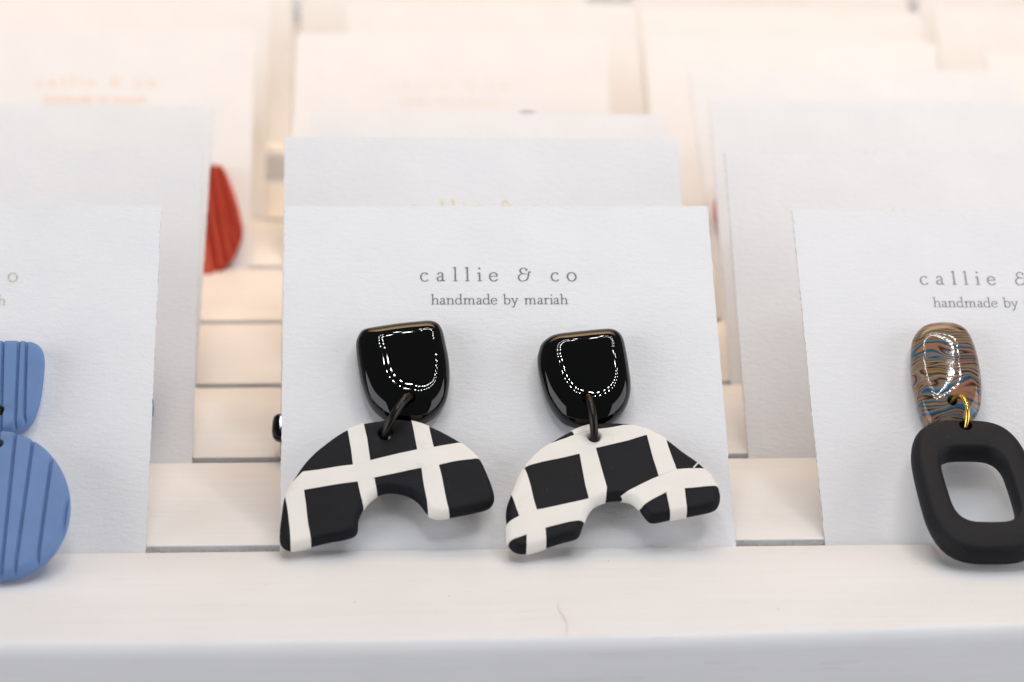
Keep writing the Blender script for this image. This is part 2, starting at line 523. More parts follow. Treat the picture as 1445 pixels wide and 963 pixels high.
def slat_mesh(y0, y1, front, depth, seed):
    """One slat: cross-section swept along x; flat top, soft arrises, undercut back wall."""
    r = random.Random(seed)
    if front:
        sec = [(0, -depth, 1)]
        for i in range(7):
            a = math.pi / 2 * i / 6
            sec.append((0.16 * (1 - math.cos(a)) if False else 0.10 * (1 - math.sin(a)) * 0 + 0.14 * (1 - math.cos(a)), -0.24 + 0.24 * math.sin(a), 1))
    else:
        sec = [(0.0, -depth, 1), (0.0, -0.02, 1), (0.006, -0.006, 1), (0.02, 0.0, 1)]
    w = y1 - y0
    sec += [(w * 0.3, 0, 0), (w * 0.6, 0, 0), (w - 0.018, 0, 0), (w - 0.004, -0.006, 0), (w, -0.02, 0), (w - depth * 0.98, -depth, 0)]
    xs = [X0 + (X1 - X0) * i / 110 for i in range(111)]
    bm = bmesh.new(); cols = []
    for x in xs:
        col = []
        for k, (dy, z, fr) in enumerate(sec):
            yy = y0 + dy
            if fr and front: yy += bow(x)
            j = 0.006 if k not in (0, len(sec) - 1) else 0
            yy += j * noise.noise((x * 0.9, k * .01, seed * 7.3)) * (1.4 if fr else 0.8)
            col.append(bm.verts.new(Vector((x, yy, z)) * S))
        cols.append(col)
    n = len(sec)
    for a, b in zip(cols[:-1], cols[1:]):
        for k in range(n):
            q = (k + 1) % n
            f = bm.faces.new((a[k], b[k], b[q], a[q]))
            if not front and k in (0,): f.material_index = 1
            if k == n - 2: f.material_index = 1
    bm.faces.new(cols[0]); bm.faces.new(cols[-1])
    return bm

def board(label, yf, z, n, thick, seed, FRONT=FRONT):
    M = Matrix.Translation(Vector((0, yf + FRONT, z)) * S)
    root = empty('display_board', label, 'display board', M, None)
    dp = 0.9 if thick > 2.2 else 1.06
    for i in range(n):
        y0 = -FRONT if i == 0 else (i - 1) * PITCH + GAP
        y1 = i * PITCH
        from_bm('slat', slat_mesh(y0, y1, i == 0, dp, seed + i), root, [MBOARD, MSAW], True, 50)
    bm = bmesh.new()
    bmesh.ops.create_cube(bm, size=1)
    yb = (n - 1) * PITCH
    for v in bm.verts:
        v.co = Vector((X0 if v.co.x < 0 else X1, -FRONT + 0.28 if v.co.y < 0 else yb, -thick if v.co.z < 0 else -dp + 0.004)) * S
    from_bm('base', bm, root, MBOARD, False)
    return root
B2Y, B2Z, B2F = 21.0, 0.65, 0.7
board('white painted wooden board with cut grooves, lowest and nearest, carrying the front cards', -FRONT, 0.0, 8, 2.4, 10)
board('raised white grooved board behind the front board, blurred between the card stacks', B2Y, B2Z, 5, 1.9, 40, B2F)
board('highest white grooved board, a dull blurred patch at the top edge of the photo', B2Y + 15.6, B2Z * 2, 5, 3.0, 70)

# ------------------------------------------------------------------ lettering drawn with a broad nib
def arc(cx, cy, rx, ry, a0, a1, n=18):
    return [(cx + rx * math.cos(math.radians(a0 + (a1 - a0) * i / n)), cy + ry * math.sin(math.radians(a0 + (a1 - a0) * i / n))) for i in range(n + 1)]
def crom(P, k=8):
    out = []
    for i in range(len(P) - 1):
        a = P[max(0, i - 1)]; b = P[i]; c = P[i + 1]; d = P[min(len(P) - 1, i + 2)]
        for j in range(k):
            t = j / k
            out.append(tuple(0.5 * (2 * b[q] + (c[q] - a[q]) * t + (2 * a[q] - 5 * b[q] + 4 * c[q] - d[q]) * t * t + (3 * b[q] - a[q] - 3 * c[q] + d[q]) * t ** 3) for q in (0, 1)))
    out.append(P[-1]); return out
def foot(x, y=0.0, l=0.2, r=0.2): return [(x - l, y + .03), (x + r, y + .03)]
def flag(x, y): return [(x - 0.2, y - 0.1), (x + 0.02, y - 0.0)]
def archs(x0, x1): return crom([(x0, 0.62), (x0 + .12, 0.85), ((x0 + x1) / 2 + .06, 0.98), (x1 - .06, 0.88), (x1, 0.62)])
GL = {
 'c': (0.86, [arc(.44, .48, .40, .49, 48, 318, 26), [(.68, .82), (.62, .78)]]),
 'a': (0.88, [crom([(.14, .80), (.22, .93), (.42, .99), (.58, .88), (.60, .68)]), [(.60, .70), (.60, .14)], crom([(.60, .16), (.66, .03), (.80, .06)]), crom([(.60, .58), (.38, .53), (.14, .42), (.09, .22), (.20, .03), (.40, .04), (.60, .22)]), [(.13, .82), (.19, .78)]]),
 'l': (0.52, [[(.26, 1.62), (.26, .02)], flag(.26, 1.62), foot(.26)]),
 'i': (0.52, [[(.26, .98), (.26, .02)], flag(.26, .98), foot(.26), [(.24, 1.42), (.24, 1.56)], [(.28, 1.42), (.28, 1.56)]]),
 'e': (0.92, [[(.08, .54), (.80, .56)], crom([(.80, .56), (.74, .84), (.46, .99), (.16, .82), (.06, .48), (.18, .14), (.48, -.01), (.82, .18)])]),
 'o': (1.02, [arc(.5, .49, .42, .5, 0, 360, 32)]),
 'h': (1.2, [[(.26, 1.66), (.26, .02)], flag(.26, 1.66), foot(.26), archs(.26, .90), [(.90, .66), (.90, .02)], foot(.90)]),
 'n': (1.2, [[(.26, .98), (.26, .02)], flag(.26, .98), foot(.26), archs(.26, .90), [(.90, .66), (.90, .02)], foot(.90)]),
 'm': (1.8, [[(.26, .98), (.26, .02)], flag(.26, .98), foot(.26), archs(.26, .86), [(.86, .66), (.86, .02)], foot(.86, 0, .16, .16), archs(.86, 1.46), [(1.46, .66), (1.46, .02)], foot(1.46)]),
 'd': (1.1, [arc(.46, .49, .38, .49, 40, 320, 24), [(.82, 1.66), (.82, .06)], flag(.82, 1.66), [(.82, .04), (1.02, .07)]]),
 'b': (1.08, [[(.24, 1.66), (.24, .04)], flag(.24, 1.66), arc(.58, .49, .38, .49, -140, 140, 24)]),
 'y': (1.06, [[(.16, .96), (.54, .06)], [(.90, .96), (.54, .06)], crom([(.54, .06), (.42, -.3), (.26, -.48), (.10, -.44)]), foot(.16, .93), foot(.90, .93, .18, .14)]),
 'r': (0.82, [[(.26, .98), (.26, .02)], flag(.26, .98), foot(.26, 0, .2, .24), crom([(.26, .66), (.40, .90), (.58, .98), (.72, .92)]), [(.70, .92), (.66, .84)]]),
 '&': (1.45, [crom([(.92, 1.22), (.86, 1.42), (.60, 1.52), (.34, 1.40), (.26, 1.16), (.42, .92), (.70, .84)]), crom([(.70, .84), (.36, .82), (.12, .58), (.10, .28), (.32, .02), (.66, .02), (.94, .24), (1.06, .58), (1.10, .92), (1.26, 1.06)]), [(.62, .84), (.86, .84)], [(1.08, 1.08), (1.34, 1.06)]]),
 ' ': (0.75, []),
}
def glyph(bm, ch, ox, oy, sc_, thin, thick, zi):
    for st in GL[ch][1]:
        pts = [Vector((ox + x * sc_, oy + y * sc_)) for x, y in st]
        L = []; Rr = []
        n = len(pts)
        for i, p in enumerate(pts):
            t = (pts[min(n - 1, i + 1)] - pts[max(0, i - 1)])
            if t.length < 1e-9: t = Vector((0, 1))
            t.normalize()
            wd = thin + (thick - thin) * abs(t.y) ** 1.3
            nn = Vector((-t.y, t.x)) * wd / 2
            zi[0] += 1; z = 0.0035 + (zi[0] % 40) * 0.00004
            e = Vector((0, 0))
            if i == 0: e = -t * thin * .3
            if i == n - 1: e = t * thin * .3
            L.append((p + nn + e)); Rr.append((p - nn + e))
        z = 0.0035 + (zi[0] % 37) * 0.00005
        vl = [bm.verts.new(Vector((q.x, q.y, z)) * S) for q in L]; vr = [bm.verts.new(Vector((q.x, q.y, z)) * S) for q in Rr]
        for i in range(n - 1): bm.faces.new((vr[i], vr[i + 1], vl[i + 1], vl[i]))
TITLE = [('c', -1.108), ('a', -.868), ('l', -.656), ('l', -.477), ('i', -.296), ('e', -.088), ('&', .376), ('c', .827), ('o', 1.071)]
def lettering(parent, material, du=0.0, dv=0.0):
    bm = bmesh.new(); zi = [0]
    for ch, cx in TITLE:
        sc_ = 0.148
        glyph(bm, ch, du + cx - GL[ch][0] * sc_ / 2, dv + 4.311, sc_, 0.0115, 0.0225, zi)
    me = bpy.data.meshes.new('title_lettering'); bm.to_mesh(me); bm.free(); link('title_lettering', me, parent, material, False)
    txt = 'handmade by mariah'; tw = sum(GL[c][0] for c in txt)
    sc_ = 0.105; k = 2.03 / (tw * sc_)
    bm = bmesh.new(); x = -1.022 + du
    for c in txt:
        glyph(bm, c, x, dv + 3.911, sc_, 0.0085, 0.0165, zi); x += GL[c][0] * sc_ * k
    me = bpy.data.meshes.new('subtitle_lettering'); bm.to_mesh(me); bm.free(); link('subtitle_lettering', me, parent, material, False)

# ------------------------------------------------------------------ cards
def card_sheet(parent, wd, seed, rough=1.0):
    r = random.Random(seed); H0, H1, T = -0.10, 5.635, 0.055
    pts = []
    cs = [(-wd / 2, H0), (wd / 2, H0), (wd / 2, H1), (-wd / 2, H1)]
    for i in range(4):
        a = Vector(cs[i]); b = Vector(cs[(i + 1) % 4]); n = 110
        nr = Vector(((b - a).y, -(b - a).x)).normalized()
        for k in range(n):
            p = a.lerp(b, k / n)
            j = 0.009 * noise.noise((k * 0.35, seed * 3.1 + i * 9, 0)) + r.uniform(-0.006, 0.006)
            if r.random() < 0.05: j += r.uniform(-0.02, 0.012)
            if 1 < k < n - 1: p = p + nr * j * rough
            pts.append(p)
    bm = bmesh.new()
    fl = [bm.verts.new(Vector((p.x, p.y, 0.0)) * S) for p in pts]
    bl = [bm.verts.new(Vector((p.x, p.y, -T)) * S) for p in pts]
    bm.faces.new(fl); bm.faces.new(bl[::-1])
    n = len(pts)
    for i in range(n):
        f = bm.faces.new((fl[i], bl[i], bl[(i + 1) % n], fl[(i + 1) % n])); f.material_index = 1
    return from_bm('card_sheet', bm, parent, [MCARD, MEDGE], False)

CARDS = {  # x, y, yaw, lean, roll, width
 'C0': (1.2697, 0.1155, -0.0156, 0.8325, 0.0028, 6.3663),
 'C1': (1.2299, 3.6339, -0.0057, 0.7608, -0.0052, 6.3815),
 'C2': (1.6217, 7.1523, -0.0072, 0.8783, -0.0033, 6.2911),
 'C4': (1.1552, 14.1890, -0.0432, 0.8640, 0.0016, 6.3056),
 'C5': (2.4723, 17.7074, 0.0297, 0.8613, 0.0003, 6.2714),
 'C6': (1.4417, 21.2258, -0.0039, 0.8143, -0.0003, 6.4828),
 'L0': (-6.9297, 0.1155, -0.0140, 0.8222, -0.0019, 6.3499),
 'L1': (-6.4605, 3.6339, -0.0103, 0.8265, -0.0014, 6.3500),
 'L2': (-6.5641, 7.1523, -0.0407, 0.8321, -0.0058, 6.3498),
 'L4': (-5.8775, 14.1890, -0.0074, 0.8458, -0.0014, 6.3500),
 'L5': (-5.6502, 17.7074, -0.0090, 0.8305, -0.0014, 6.3500),
 'R0': (8.9125, 0.1155, -0.0214, 0.8611, -0.0022, 6.3497),
 'R1': (8.3858, 3.6339, -0.0235, 0.8474, -0.0028, 6.3497),
 'R2': (8.6538, 7.1523, -0.0118, 0.8064, -0.0021, 6.3501),
 'R3': (9.0064, 10.6706, 0.0301, 0.8609, 0.0046, 6.3569),
 'R4': (8.1711, 14.1890, -0.0079, 0.8871, -0.0170, 6.0375),
 'R5': (8.6761, 17.7074, 0.0242, 0.8907, -0.0232, 6.2098),
 'R6': (8.9511, 21.2258, -0.0000, 0.8290, -0.0000, 6.3500),
 'F5': (15.0441, 17.7074, -0.0577, 0.8912, -0.0063, 6.3486),
 'F4': (15.6483, 14.1890, 0.0066, 0.9525, 0.0027, 6.3503),
}
LAB = {
 'C0': ('white textured card with dark grey lettering behind the two black and white checked earrings', IGREY),
 'C1': ('white card with the tops of gold letters showing just above the checked earrings\' card', IGOLD),
 'C2': ('narrow pale strip of card showing above the gold lettered card in the centre stack', IPALE),
 'C4': ('blurred cream card with faint grey lettering in the middle of the top of the photo', IFAINT),
 'C5': ('blurred cream card peeping out above and right of the faint grey lettered card', IFAINT),
 'C6': ('far blurred cream card at the top edge above the faint grey lettered card', IFAINT),
 'L0': ('white card with pale gold lettering behind the ribbed blue earring at the left edge', IPALE),
 'L1': ('white card directly behind the blue earring\'s card, showing above and right of it', IPALE),
 'L2': ('grey white card third in the left stack, hiding part of the coral earring', IPALE),
 'L4': ('blurred pinkish card with copper lettering carrying the coral earring', IPEACH),
 'L5': ('blurred cream card behind the copper lettered card, in the top left corner', IFAINT),
 'R0': ('white card with grey lettering behind the marbled and charcoal earring at the right', IBROWN),
 'R1': ('white card directly behind the marbled earring\'s card, second of the right stack', IFAINT),
 'R2': ('pale grey white card third of the right stack, its left edge beside the second card', IFAINT),
 'R3': ('blurred cream card fourth of the right stack with the pink earring on it', IFAINT),
 'R4': ('blurred cream card fifth of the right stack, its top right corner showing', IFAINT),
 'R5': ('blurred cream card sixth of the right stack, near the top edge', IFAINT),
 'R6': ('far blurred cream card at the top edge behind the right stack', IFAINT),
 'F5': ('blurred cream card in the top right corner, behind a lower one', IFAINT),
 'L6': ('far blurred cream card in the upper left corner, its right edge beside the dark slit', IFAINT),
 'F6': ('farthest cream card in the very top right corner of the photo', IFAINT),
 'F4': ('blurred cream card low in the top right corner, cut by the right edge', IFAINT),
}
CARDS['L6'] = (-5.14, 24.2, 0.0, 0.82, 0.0, 6.35)
CARDS['F6'] = (15.55, 24.2, 0.01, 0.82, 0.0, 6.35)
MX = {}
for i, (k, (x, y, yaw, lean, roll, wd)) in enumerate(CARDS.items()):
    z = 0.0
    if k in ('C6', 'R6', 'L6', 'F6'):
        y = B2Y + B2F + GAP / 2; z = B2Z
    M = card_matrix(x, y, z, yaw, lean, roll); MX[k] = M
    root = empty('earring_card', LAB[k][0], 'earring card', M, 'earring cards standing in the board grooves')
    card_sheet(root, wd, i + 1, 0.85 if k in ('C0', 'R0', 'L0') else 0.6)
    lettering(root, LAB[k][1], *{'R0': (-.17, -.02), 'C1': (-.01, -.07), 'L4': (.08, -.06), 'C4': (-.02, -.03)}.get(k, (0, 0)))

# ------------------------------------------------------------------ outlines (cm, in the plane of each piece)
STUD_A = [(-2.122,3.032),(-2.118,3.179),(-2.068,3.302),(-2.004,3.356),(-1.823,3.395),(-1.503,3.449),(-1.182,3.485),(-1.032,3.492),(-0.926,3.447),(-0.864,3.323),(-0.825,3.102),(-0.788,2.857),(-0.778,2.613),(-0.797,2.372),(-0.854,2.156),(-0.973,1.989),(-1.121,1.883),(-1.247,1.843),(-1.414,1.837),(-1.602,1.862),(-1.769,1.97),(-1.935,2.161),(-2.039,2.449),(-2.091,2.74)]
STUD_B = [(0.489,2.822),(0.511,2.984),(0.567,3.124),(0.693,3.229),(0.827,3.269),(1.134,3.31),(1.463,3.344),(1.606,3.344),(1.705,3.285),(1.76,3.167),(1.789,2.957),(1.814,2.678),(1.823,2.401),(1.776,2.172),(1.676,1.991),(1.508,1.844),(1.304,1.766),(1.124,1.767),(0.966,1.802),(0.809,1.882),(0.677,2.064),(0.585,2.269),(0.515,2.568)]
ARCH_A = [(-3.173,-1.475),(-3.163,-1.173),(-3.119,-0.867),(-3.009,-0.604),(-2.861,-0.338),(-2.654,-0.071),(-2.388,0.154),(-2.081,0.334),(-1.734,0.405),(-1.387,0.403),(-1.08,0.328),(-0.814,0.167),(-0.55,-0.061),(-0.365,-0.288),(-0.277,-0.534),(-0.219,-0.757),(-0.2,-0.889),(-0.253,-0.999),(-0.387,-1.05),(-0.691,-1.114),(-0.918,-1.16),(-1.069,-1.159),(-1.162,-1.079),(-1.254,-0.925),(-1.403,-0.779),(-1.592,-0.738),(-1.781,-0.767),(-1.952,-0.898),(-2.046,-1.051),(-2.103,-1.224),(-2.103,-1.398),(-2.197,-1.462),(-2.495,-1.532),(-2.755,-1.607),(-3.015,-1.648),(-3.127,-1.596)]
A_H = [(-3.12,-0.779),(-2.859,-0.481),(-2.082,-0.334),(-1.28,-0.124),(-0.664,-0.015),(-0.434,-0.039),(-0.134,-0.267),(-0.403,-0.274),(-1.246,-0.425),(-2.083,-0.632),(-2.838,-0.768),(-3.1,-0.832)]
A_V1 = [(-3.102,-0.736),(-2.838,-0.737),(-2.743,-1.693),(-3.014,-1.691)]
A_V2a = [(-2.25,0.312),(-2.011,0.402),(-1.922,-0.3),(-2.158,-0.365)]
A_V2b = [(-2.102,-0.61),(-1.867,-0.59),(-1.819,-0.877),(-2.024,-1.094)]
A_V3a = [(-1.363,0.467),(-1.109,0.42),(-1.03,-0.103),(-1.261,-0.147)]
A_V3b = [(-1.219,-0.394),(-0.97,-0.351),(-0.837,-1.235),(-1.108,-1.232)]
ARCH_B = [(-0.055,-1.38),(-0.045,-1.108),(0.043,-0.789),(0.19,-0.466),(0.434,-0.141),(0.675,0.07),(0.954,0.235),(1.192,0.32),(1.466,0.352),(1.776,0.326),(2.078,0.204),(2.299,0.036),(2.514,-0.178),(2.694,-0.344),(2.832,-0.532),(2.912,-0.718),(2.949,-0.857),(2.926,-0.995),(2.858,-1.109),(2.586,-1.175),(2.276,-1.241),(1.968,-1.307),(1.88,-1.215),(1.796,-1.055),(1.689,-0.949),(1.539,-0.915),(1.347,-0.946),(1.17,-1.05),(1.047,-1.208),(0.977,-1.434),(0.934,-1.546),(0.742,-1.611),(0.437,-1.711),(0.173,-1.784),(0.024,-1.761),(-0.046,-1.649)]
B_H1 = [(0.19,-0.457),(0.514,-0.071),(0.927,0.092),(1.303,0.195),(1.66,0.27),(1.80,0.27),(1.84,0.40),(2.10,0.30),(2.228,0.132),(1.973,0.095),(1.243,-0.127),(1.007,-0.215),(0.221,-0.439)]
B_H2 = [(-0.093,-1.402),(0.119,-1.268),(0.369,-1.157),(1.135,-0.99),(1.20,-1.06),(1.002,-1.326),(0.468,-1.465),(0.201,-1.562),(-0.085,-1.693)]
B_H3 = [(1.54,-0.902),(2.094,-0.629),(2.353,-0.505),(3.03,-0.477),(3.002,-0.779),(2.444,-0.807),(2.189,-0.888),(1.831,-1.101)]
B_V1 = [(0.028,-0.881),(0.007,-0.743),(0.191,-0.443),(0.229,-0.429),(0.369,-1.157),(0.118,-1.277)]
B_V1b = [(0.201,-1.553),(0.468,-1.465),(0.462,-1.743),(0.189,-1.829)]
B_V2a = [(0.899,0.283),(1.164,0.377),(1.237,0.091),(0.98,-0.003)]
B_V2b = [(1.008,-0.191),(1.243,-0.122),(1.356,-0.799),(1.33,-1.0),(1.11,-1.12)]
B_V3a = [(1.974,0.11),(2.219,0.156),(2.353,-0.505),(2.103,-0.62)]
B_V3b = [(2.19,-0.879),(2.444,-0.807),(2.442,-1.31),(2.214,-1.309)]
OVAL = [(-1.678,2.891),(-1.616,3.2),(-1.445,3.407),(-1.2,3.477),(-0.965,3.458),(-0.801,3.341),(-0.715,3.066),(-0.684,2.691),(-0.704,2.286),(-0.791,1.952),(-0.989,1.753),(-1.261,1.66),(-1.46,1.686),(-1.591,1.817),(-1.67,2.149),(-1.703,2.552)]
FRAME_O = [(-0.249,-1.133),(-0.25,-1.549),(-0.271,-1.766),(-0.308,-1.933),(-0.361,-2.066),(-0.432,-2.172),(-0.522,-2.253),(-0.633,-2.31),(-0.778,-2.344),(-1.054,-2.355),(-1.33,-2.343),(-1.477,-2.309),(-1.592,-2.251),(-1.687,-2.17),(-1.764,-2.065),(-1.826,-1.931),(-1.874,-1.765),(-1.908,-1.548),(-1.936,-1.133),(-1.949,-0.712),(-1.936,-0.486),(-1.903,-0.31),(-1.852,-0.167),(-1.782,-0.053),(-1.691,0.035),(-1.575,0.098),(-1.425,0.136),(-1.136,0.149),(-0.846,0.137),(-0.692,0.1),(-0.572,0.038),(-0.475,-0.05),(-0.397,-0.165),(-0.337,-0.308),(-0.292,-0.484),(-0.264,-0.71)]
FRAME_I = [(-0.635,-1.118),(-0.62,-1.384),(-0.623,-1.49),(-0.635,-1.568),(-0.655,-1.627),(-0.684,-1.673),(-0.723,-1.708),(-0.775,-1.732),(-0.848,-1.747),(-1.03,-1.751),(-1.214,-1.746),(-1.289,-1.732),(-1.344,-1.708),(-1.389,-1.673),(-1.425,-1.627),(-1.455,-1.567),(-1.478,-1.49),(-1.498,-1.384),(-1.524,-1.119),(-1.544,-0.851),(-1.544,-0.742),(-1.533,-0.662),(-1.514,-0.6),(-1.485,-0.552),(-1.445,-0.516),(-1.393,-0.49),(-1.318,-0.475),(-1.131,-0.47),(-0.943,-0.475),(-0.867,-0.49),(-0.81,-0.515),(-0.764,-0.551),(-0.728,-0.599),(-0.699,-0.661),(-0.676,-0.741),(-0.658,-0.85)]
BSTUD = [(0.4,3.186),(0.992,3.186),(1.349,3.18),(1.53,3.132),(1.627,2.995),(1.642,2.756),(1.625,2.35),(1.568,2.049),(1.464,1.85),(1.268,1.731),(0.979,1.705),(0.736,1.851),(0.539,2.15),(0.397,2.62),(0.342,3.028)]
BCIRC = [(2.201,-1.067),(2.202,-1.286),(2.174,-1.496),(2.118,-1.692),(2.034,-1.868),(1.927,-2.018),(1.8,-2.139),(1.655,-2.227),(1.499,-2.281),(1.334,-2.298),(1.166,-2.279),(0.999,-2.224),(0.838,-2.134),(0.688,-2.011),(0.554,-1.86),(0.438,-1.684),(0.345,-1.488),(0.278,-1.278),(0.238,-1.06),(0.229,-0.84),(0.249,-0.625),(0.299,-0.421),(0.378,-0.236),(0.484,-0.076),(0.613,0.056),(0.761,0.152),(0.924,0.212),(1.096,0.232),(1.273,0.211),(1.447,0.151),(1.614,0.054),(1.768,-0.078),(1.905,-0.24),(2.019,-0.426),(2.108,-0.63),(2.169,-0.846)]
BG1 = [(0.9,0.179),(0.938,-2.193),(1.137,0.104),(1.162,-2.229),(1.361,0.179),(1.386,-2.264),(1.61,-0.032),(1.566,-2.128),(1.891,-0.308),(1.851,-1.887),(2.16,-0.821),(2.132,-1.573),(0.677,0.105),(0.696,-1.985),(0.47,-0.119),(0.479,-1.775)]
BG2 = [(1.052,3.186),(1.126,1.685),(1.277,3.186),(1.315,1.718),(1.384,3.186),(1.437,1.817),(0.815,3.186),(0.886,1.705),(0.578,3.186),(0.646,1.884)]
CORAL = [(2.461,2.229),(2.592,2.205),(2.694,2.031),(2.867,1.557),(3.008,0.971),(3.047,0.622),(2.927,0.2),(2.773,-0.067),(2.586,-0.257),(2.43,-0.408),(2.21,-0.461),(1.951,-0.295),(1.748,0.084),(1.666,0.62),(1.777,1.163),(2.017,1.791),(2.266,2.172)]
CG = [(2.495,2.189),(2.898,0.047),(2.39,1.95),(2.743,-0.181),(2.6,1.872),(2.987,0.391),(2.209,1.87),(2.588,-0.37)]
HID = [(-3.313,0.38),(-3.287,0.554),(-3.229,0.586),(-3.186,0.586),(-3.041,0.586),(-3.037,0.196),(-3.181,0.196),(-3.268,0.215),(-3.306,0.253)]

IDT = plane_map()

def earring(label, key, at):
    off = Vector(at)
    root = empty('earring', label, 'earring', MX[key] @ Matrix.Translation(off * S), 'handmade clay earrings')
    return root, off

def stud(parent, outline, off, material, hf=0.22, af=0.30, hb=0.2, ab=0.06, dome=0.03, hole=None, hr=0.085, rim=None, lines=None, w0=0.2, name='stud', p=None, shift=(0, 0), seed=1):
    pm = plane_map(w0)
    if p:
        bm = dome_bm(outline, hf, p, hb, ab, pm, off, shift=shift, seed=seed)
    elif lines:
        bm = pebble_bm(outline, hf, af, hb, ab, IDT, Vector((0, 0, 0)), dome, 140, rim=rim)
        for v in bm.verts: v.co /= S
        notch(bm, *lines); map_bm(bm, pm, off)
    else:
        bm = pebble_bm(outline, hf, af, hb, ab, pm, off, dome, 180, 16, 6, 14, rim)
    o = from_bm(name, bm, parent, material, True, 60)
    if hole: punch(o, Vector((hole[0], hole[1], w0)) - off, (0, 0.0, 1), hr, 1.4)
    return o

# --- the two checked arch earrings
def checked(label, at, stud_pts, hole_s, arch, hole_a, stripes, plane, rimf, ring_R, order):
    root, off = earring(label, 'C0', at)
    stud(root, stud_pts, off, MRESIN, hf=0.25, hb=0.18, ab=0.05, hole=hole_s, p=4.2, shift=((0.07, 0.02), (0.11, 0.07))[order], seed=order + 3)
    pm = plane_map(*plane)
    T = 0.23
    bm = slab_bm(arch, T, 0.085, off, 200, (hole_a[0], hole_a[1], 0.095))
    for name, polys in stripes:
        for poly in polys:
            for i in range(len(poly)): cut_near(bm, poly[i - 1], poly[i])
    bm.normal_update()
    groups = [set() for _ in stripes]
    for f in bm.faces:
        c = f.calc_center_median().xy
        for si, (name, polys) in enumerate(stripes):
            if any(in_poly(c, p) for p in polys): groups[si].add(f); break
    pend = bmesh.new()
    made = []
    for si, fs in enumerate(groups):
        if not fs: continue
        sb = bmesh.new(); top = {}; low = {}
        for f in fs:
            for v in f.verts:
                if v not in top:
                    top[v] = sb.verts.new(v.co + v.normal * (0.010 + 0.0008 * si)); low[v] = None
            sb.faces.new([top[v] for v in f.verts])
        for f in fs:
            for l in f.loops:
                e = l.edge
                if sum(1 for g in e.link_faces if g in fs) == 1:
                    a, b = l.vert, l.link_loop_next.vert
                    for v in (a, b):
                        if low[v] is None: low[v] = sb.verts.new(v.co - v.normal * 0.012)
                    sb.faces.new((top[b], top[a], low[a], low[b]))
        made.append(sb)
    def warp(g):
        for v in g.verts:
            v.co.x += 0.022 * noise.noise((v.co.x * 2.2, v.co.y * 2.2, 3.0 + order * 9)); v.co.y += 0.026 * noise.noise((v.co.x * 2.2, v.co.y * 2.2, 17.0 + order * 9))
            v.co.z += 0.010 * noise.noise((v.co.x * 1.6, v.co.y * 1.6, 31.0 + order * 9))
    for g in [bm] + made: warp(g)
    map_bm(bm, pm, off)
    me = bpy.data.meshes.new('arch_pendant'); bm.to_mesh(me); bm.free()
    body = link('arch_pendant', me, root, MBLACK, True, 50)
    for sb in made:
        map_bm(sb, pm, off)
        me = bpy.data.meshes.new('white_stripe'); sb.to_mesh(me); sb.free()
        link('white_stripe', me, body, MWHITE, True, 50)
    jump_ring(root, (hole_s[0], hole_s[1], 0.36), pm(hole_a[0], hole_a[1], 0.05), off, 0.058, ring_R, MGUN)
    return root, pm, off

def rim_left(p):      # the resin slopes more gently towards the lower left
    a = math.atan2(p.y, p.x)
    return 1.0 + 0.45 * max(0, math.cos(a - math.radians(205))) ** 1.5
checked('checked arch earring under a glossy black stud, hanging on the left half of the card', (-1.45, 2.6, 0), STUD_A, (-1.365, 2.128), ARCH_A, (-1.71, 0.155),
        [('h', [A_H]), ('v', [A_V1]), ('v', [A_V2a, A_V2b]), ('v', [A_V3a, A_V3b])], (.3, 1.4, 4.5), rim_left, 0.40, 0)
rb, pmB, offB = checked('checked arch earring under a glossy black stud, right one, its tip over the front slat', (1.15, 2.55, 0), STUD_B, (1.174, 2.10), ARCH_B, (1.232, 0.061),
        [('h', [B_H1]), ('h', [B_H2]), ('h', [B_H3]), ('v', [B_V1]), ('v', [B_V1b]), ('v', [B_V2a, B_V2b]), ('v', [B_V3a, B_V3b])], (.3, 1.4, 8.0), rim_left, 0.38, 1)
# a stray sliver of white clay standing off the right arch
q = [Vector(pmB(x, y, h)) - offB for x, y, h in ((2.60, -.47, .115), (2.655, -.42, .15), (2.72, -.405, .20), (2.74, -.36, .24))]
from_bm('clay_sliver', tube_bm(q, lambda t: 0.014 * (1 - .6 * t), 8), rb, MWHITE)

# --- marbled and charcoal earring at the right
root, off = earring('marbled glossy oval stud with an open charcoal square pendant on a gold ring', 'R0', (-1.2, 2.6, 0))
stud(root, OVAL, off, MMARB, hf=0.23, hb=0.18, ab=0.06, hole=(-1.20, 2.04), hr=0.075, p=3.3, shift=(0.02, 0.10), seed=8)
pm = plane_map(.44, 1.5, 12.)
Tn = 0.36
bm = bmesh.new(); n = 160
Lo = smooth_loop(FRAME_O, n); Li = smooth_loop(FRAME_I, n)
# the two loops are matched by direction from the middle of the opening
ci = sum(Li, Vector((0, 0))) / n
def by_angle(L):
    k = min(range(len(L)), key=lambda i: abs(math.atan2((L[i] - ci).y, (L[i] - ci).x)))
    return L[k:] + L[:k]
Lo, Li = by_angle(Lo), by_angle(Li)
H = Tn / 2; sec = []
for ins, h in rim_profile(H, 0.15, H, 0.12, 8, 6): sec.append(('o', ins, h))
for ins, h in reversed(rim_profile(H, 0.09, H, 0.07, 8, 6)): sec.append(('i', ins, h))
rings = []
for wh, ins, h in sec:
    q = inset_loop(Lo, ins) if wh == 'o' else inset_loop(Li, -ins)
    rings.append([bm.verts.new((pm(p.x, p.y, h) - off) * S) for p in q])
for k in range(len(rings)):
    a, b = rings[k], rings[(k + 1) % len(rings)]
    for i in range(n): bm.faces.new((a[i], a[(i + 1) % n], b[(i + 1) % n], b[i]))
fr = from_bm('square_pendant', bm, root, MCHAR, True, 60)
hp = pm(-1.112, -0.03, 0)
punch(fr, hp - off, pm(0, 0, 1) - pm(0, 0, 0), 0.095, 1.4)
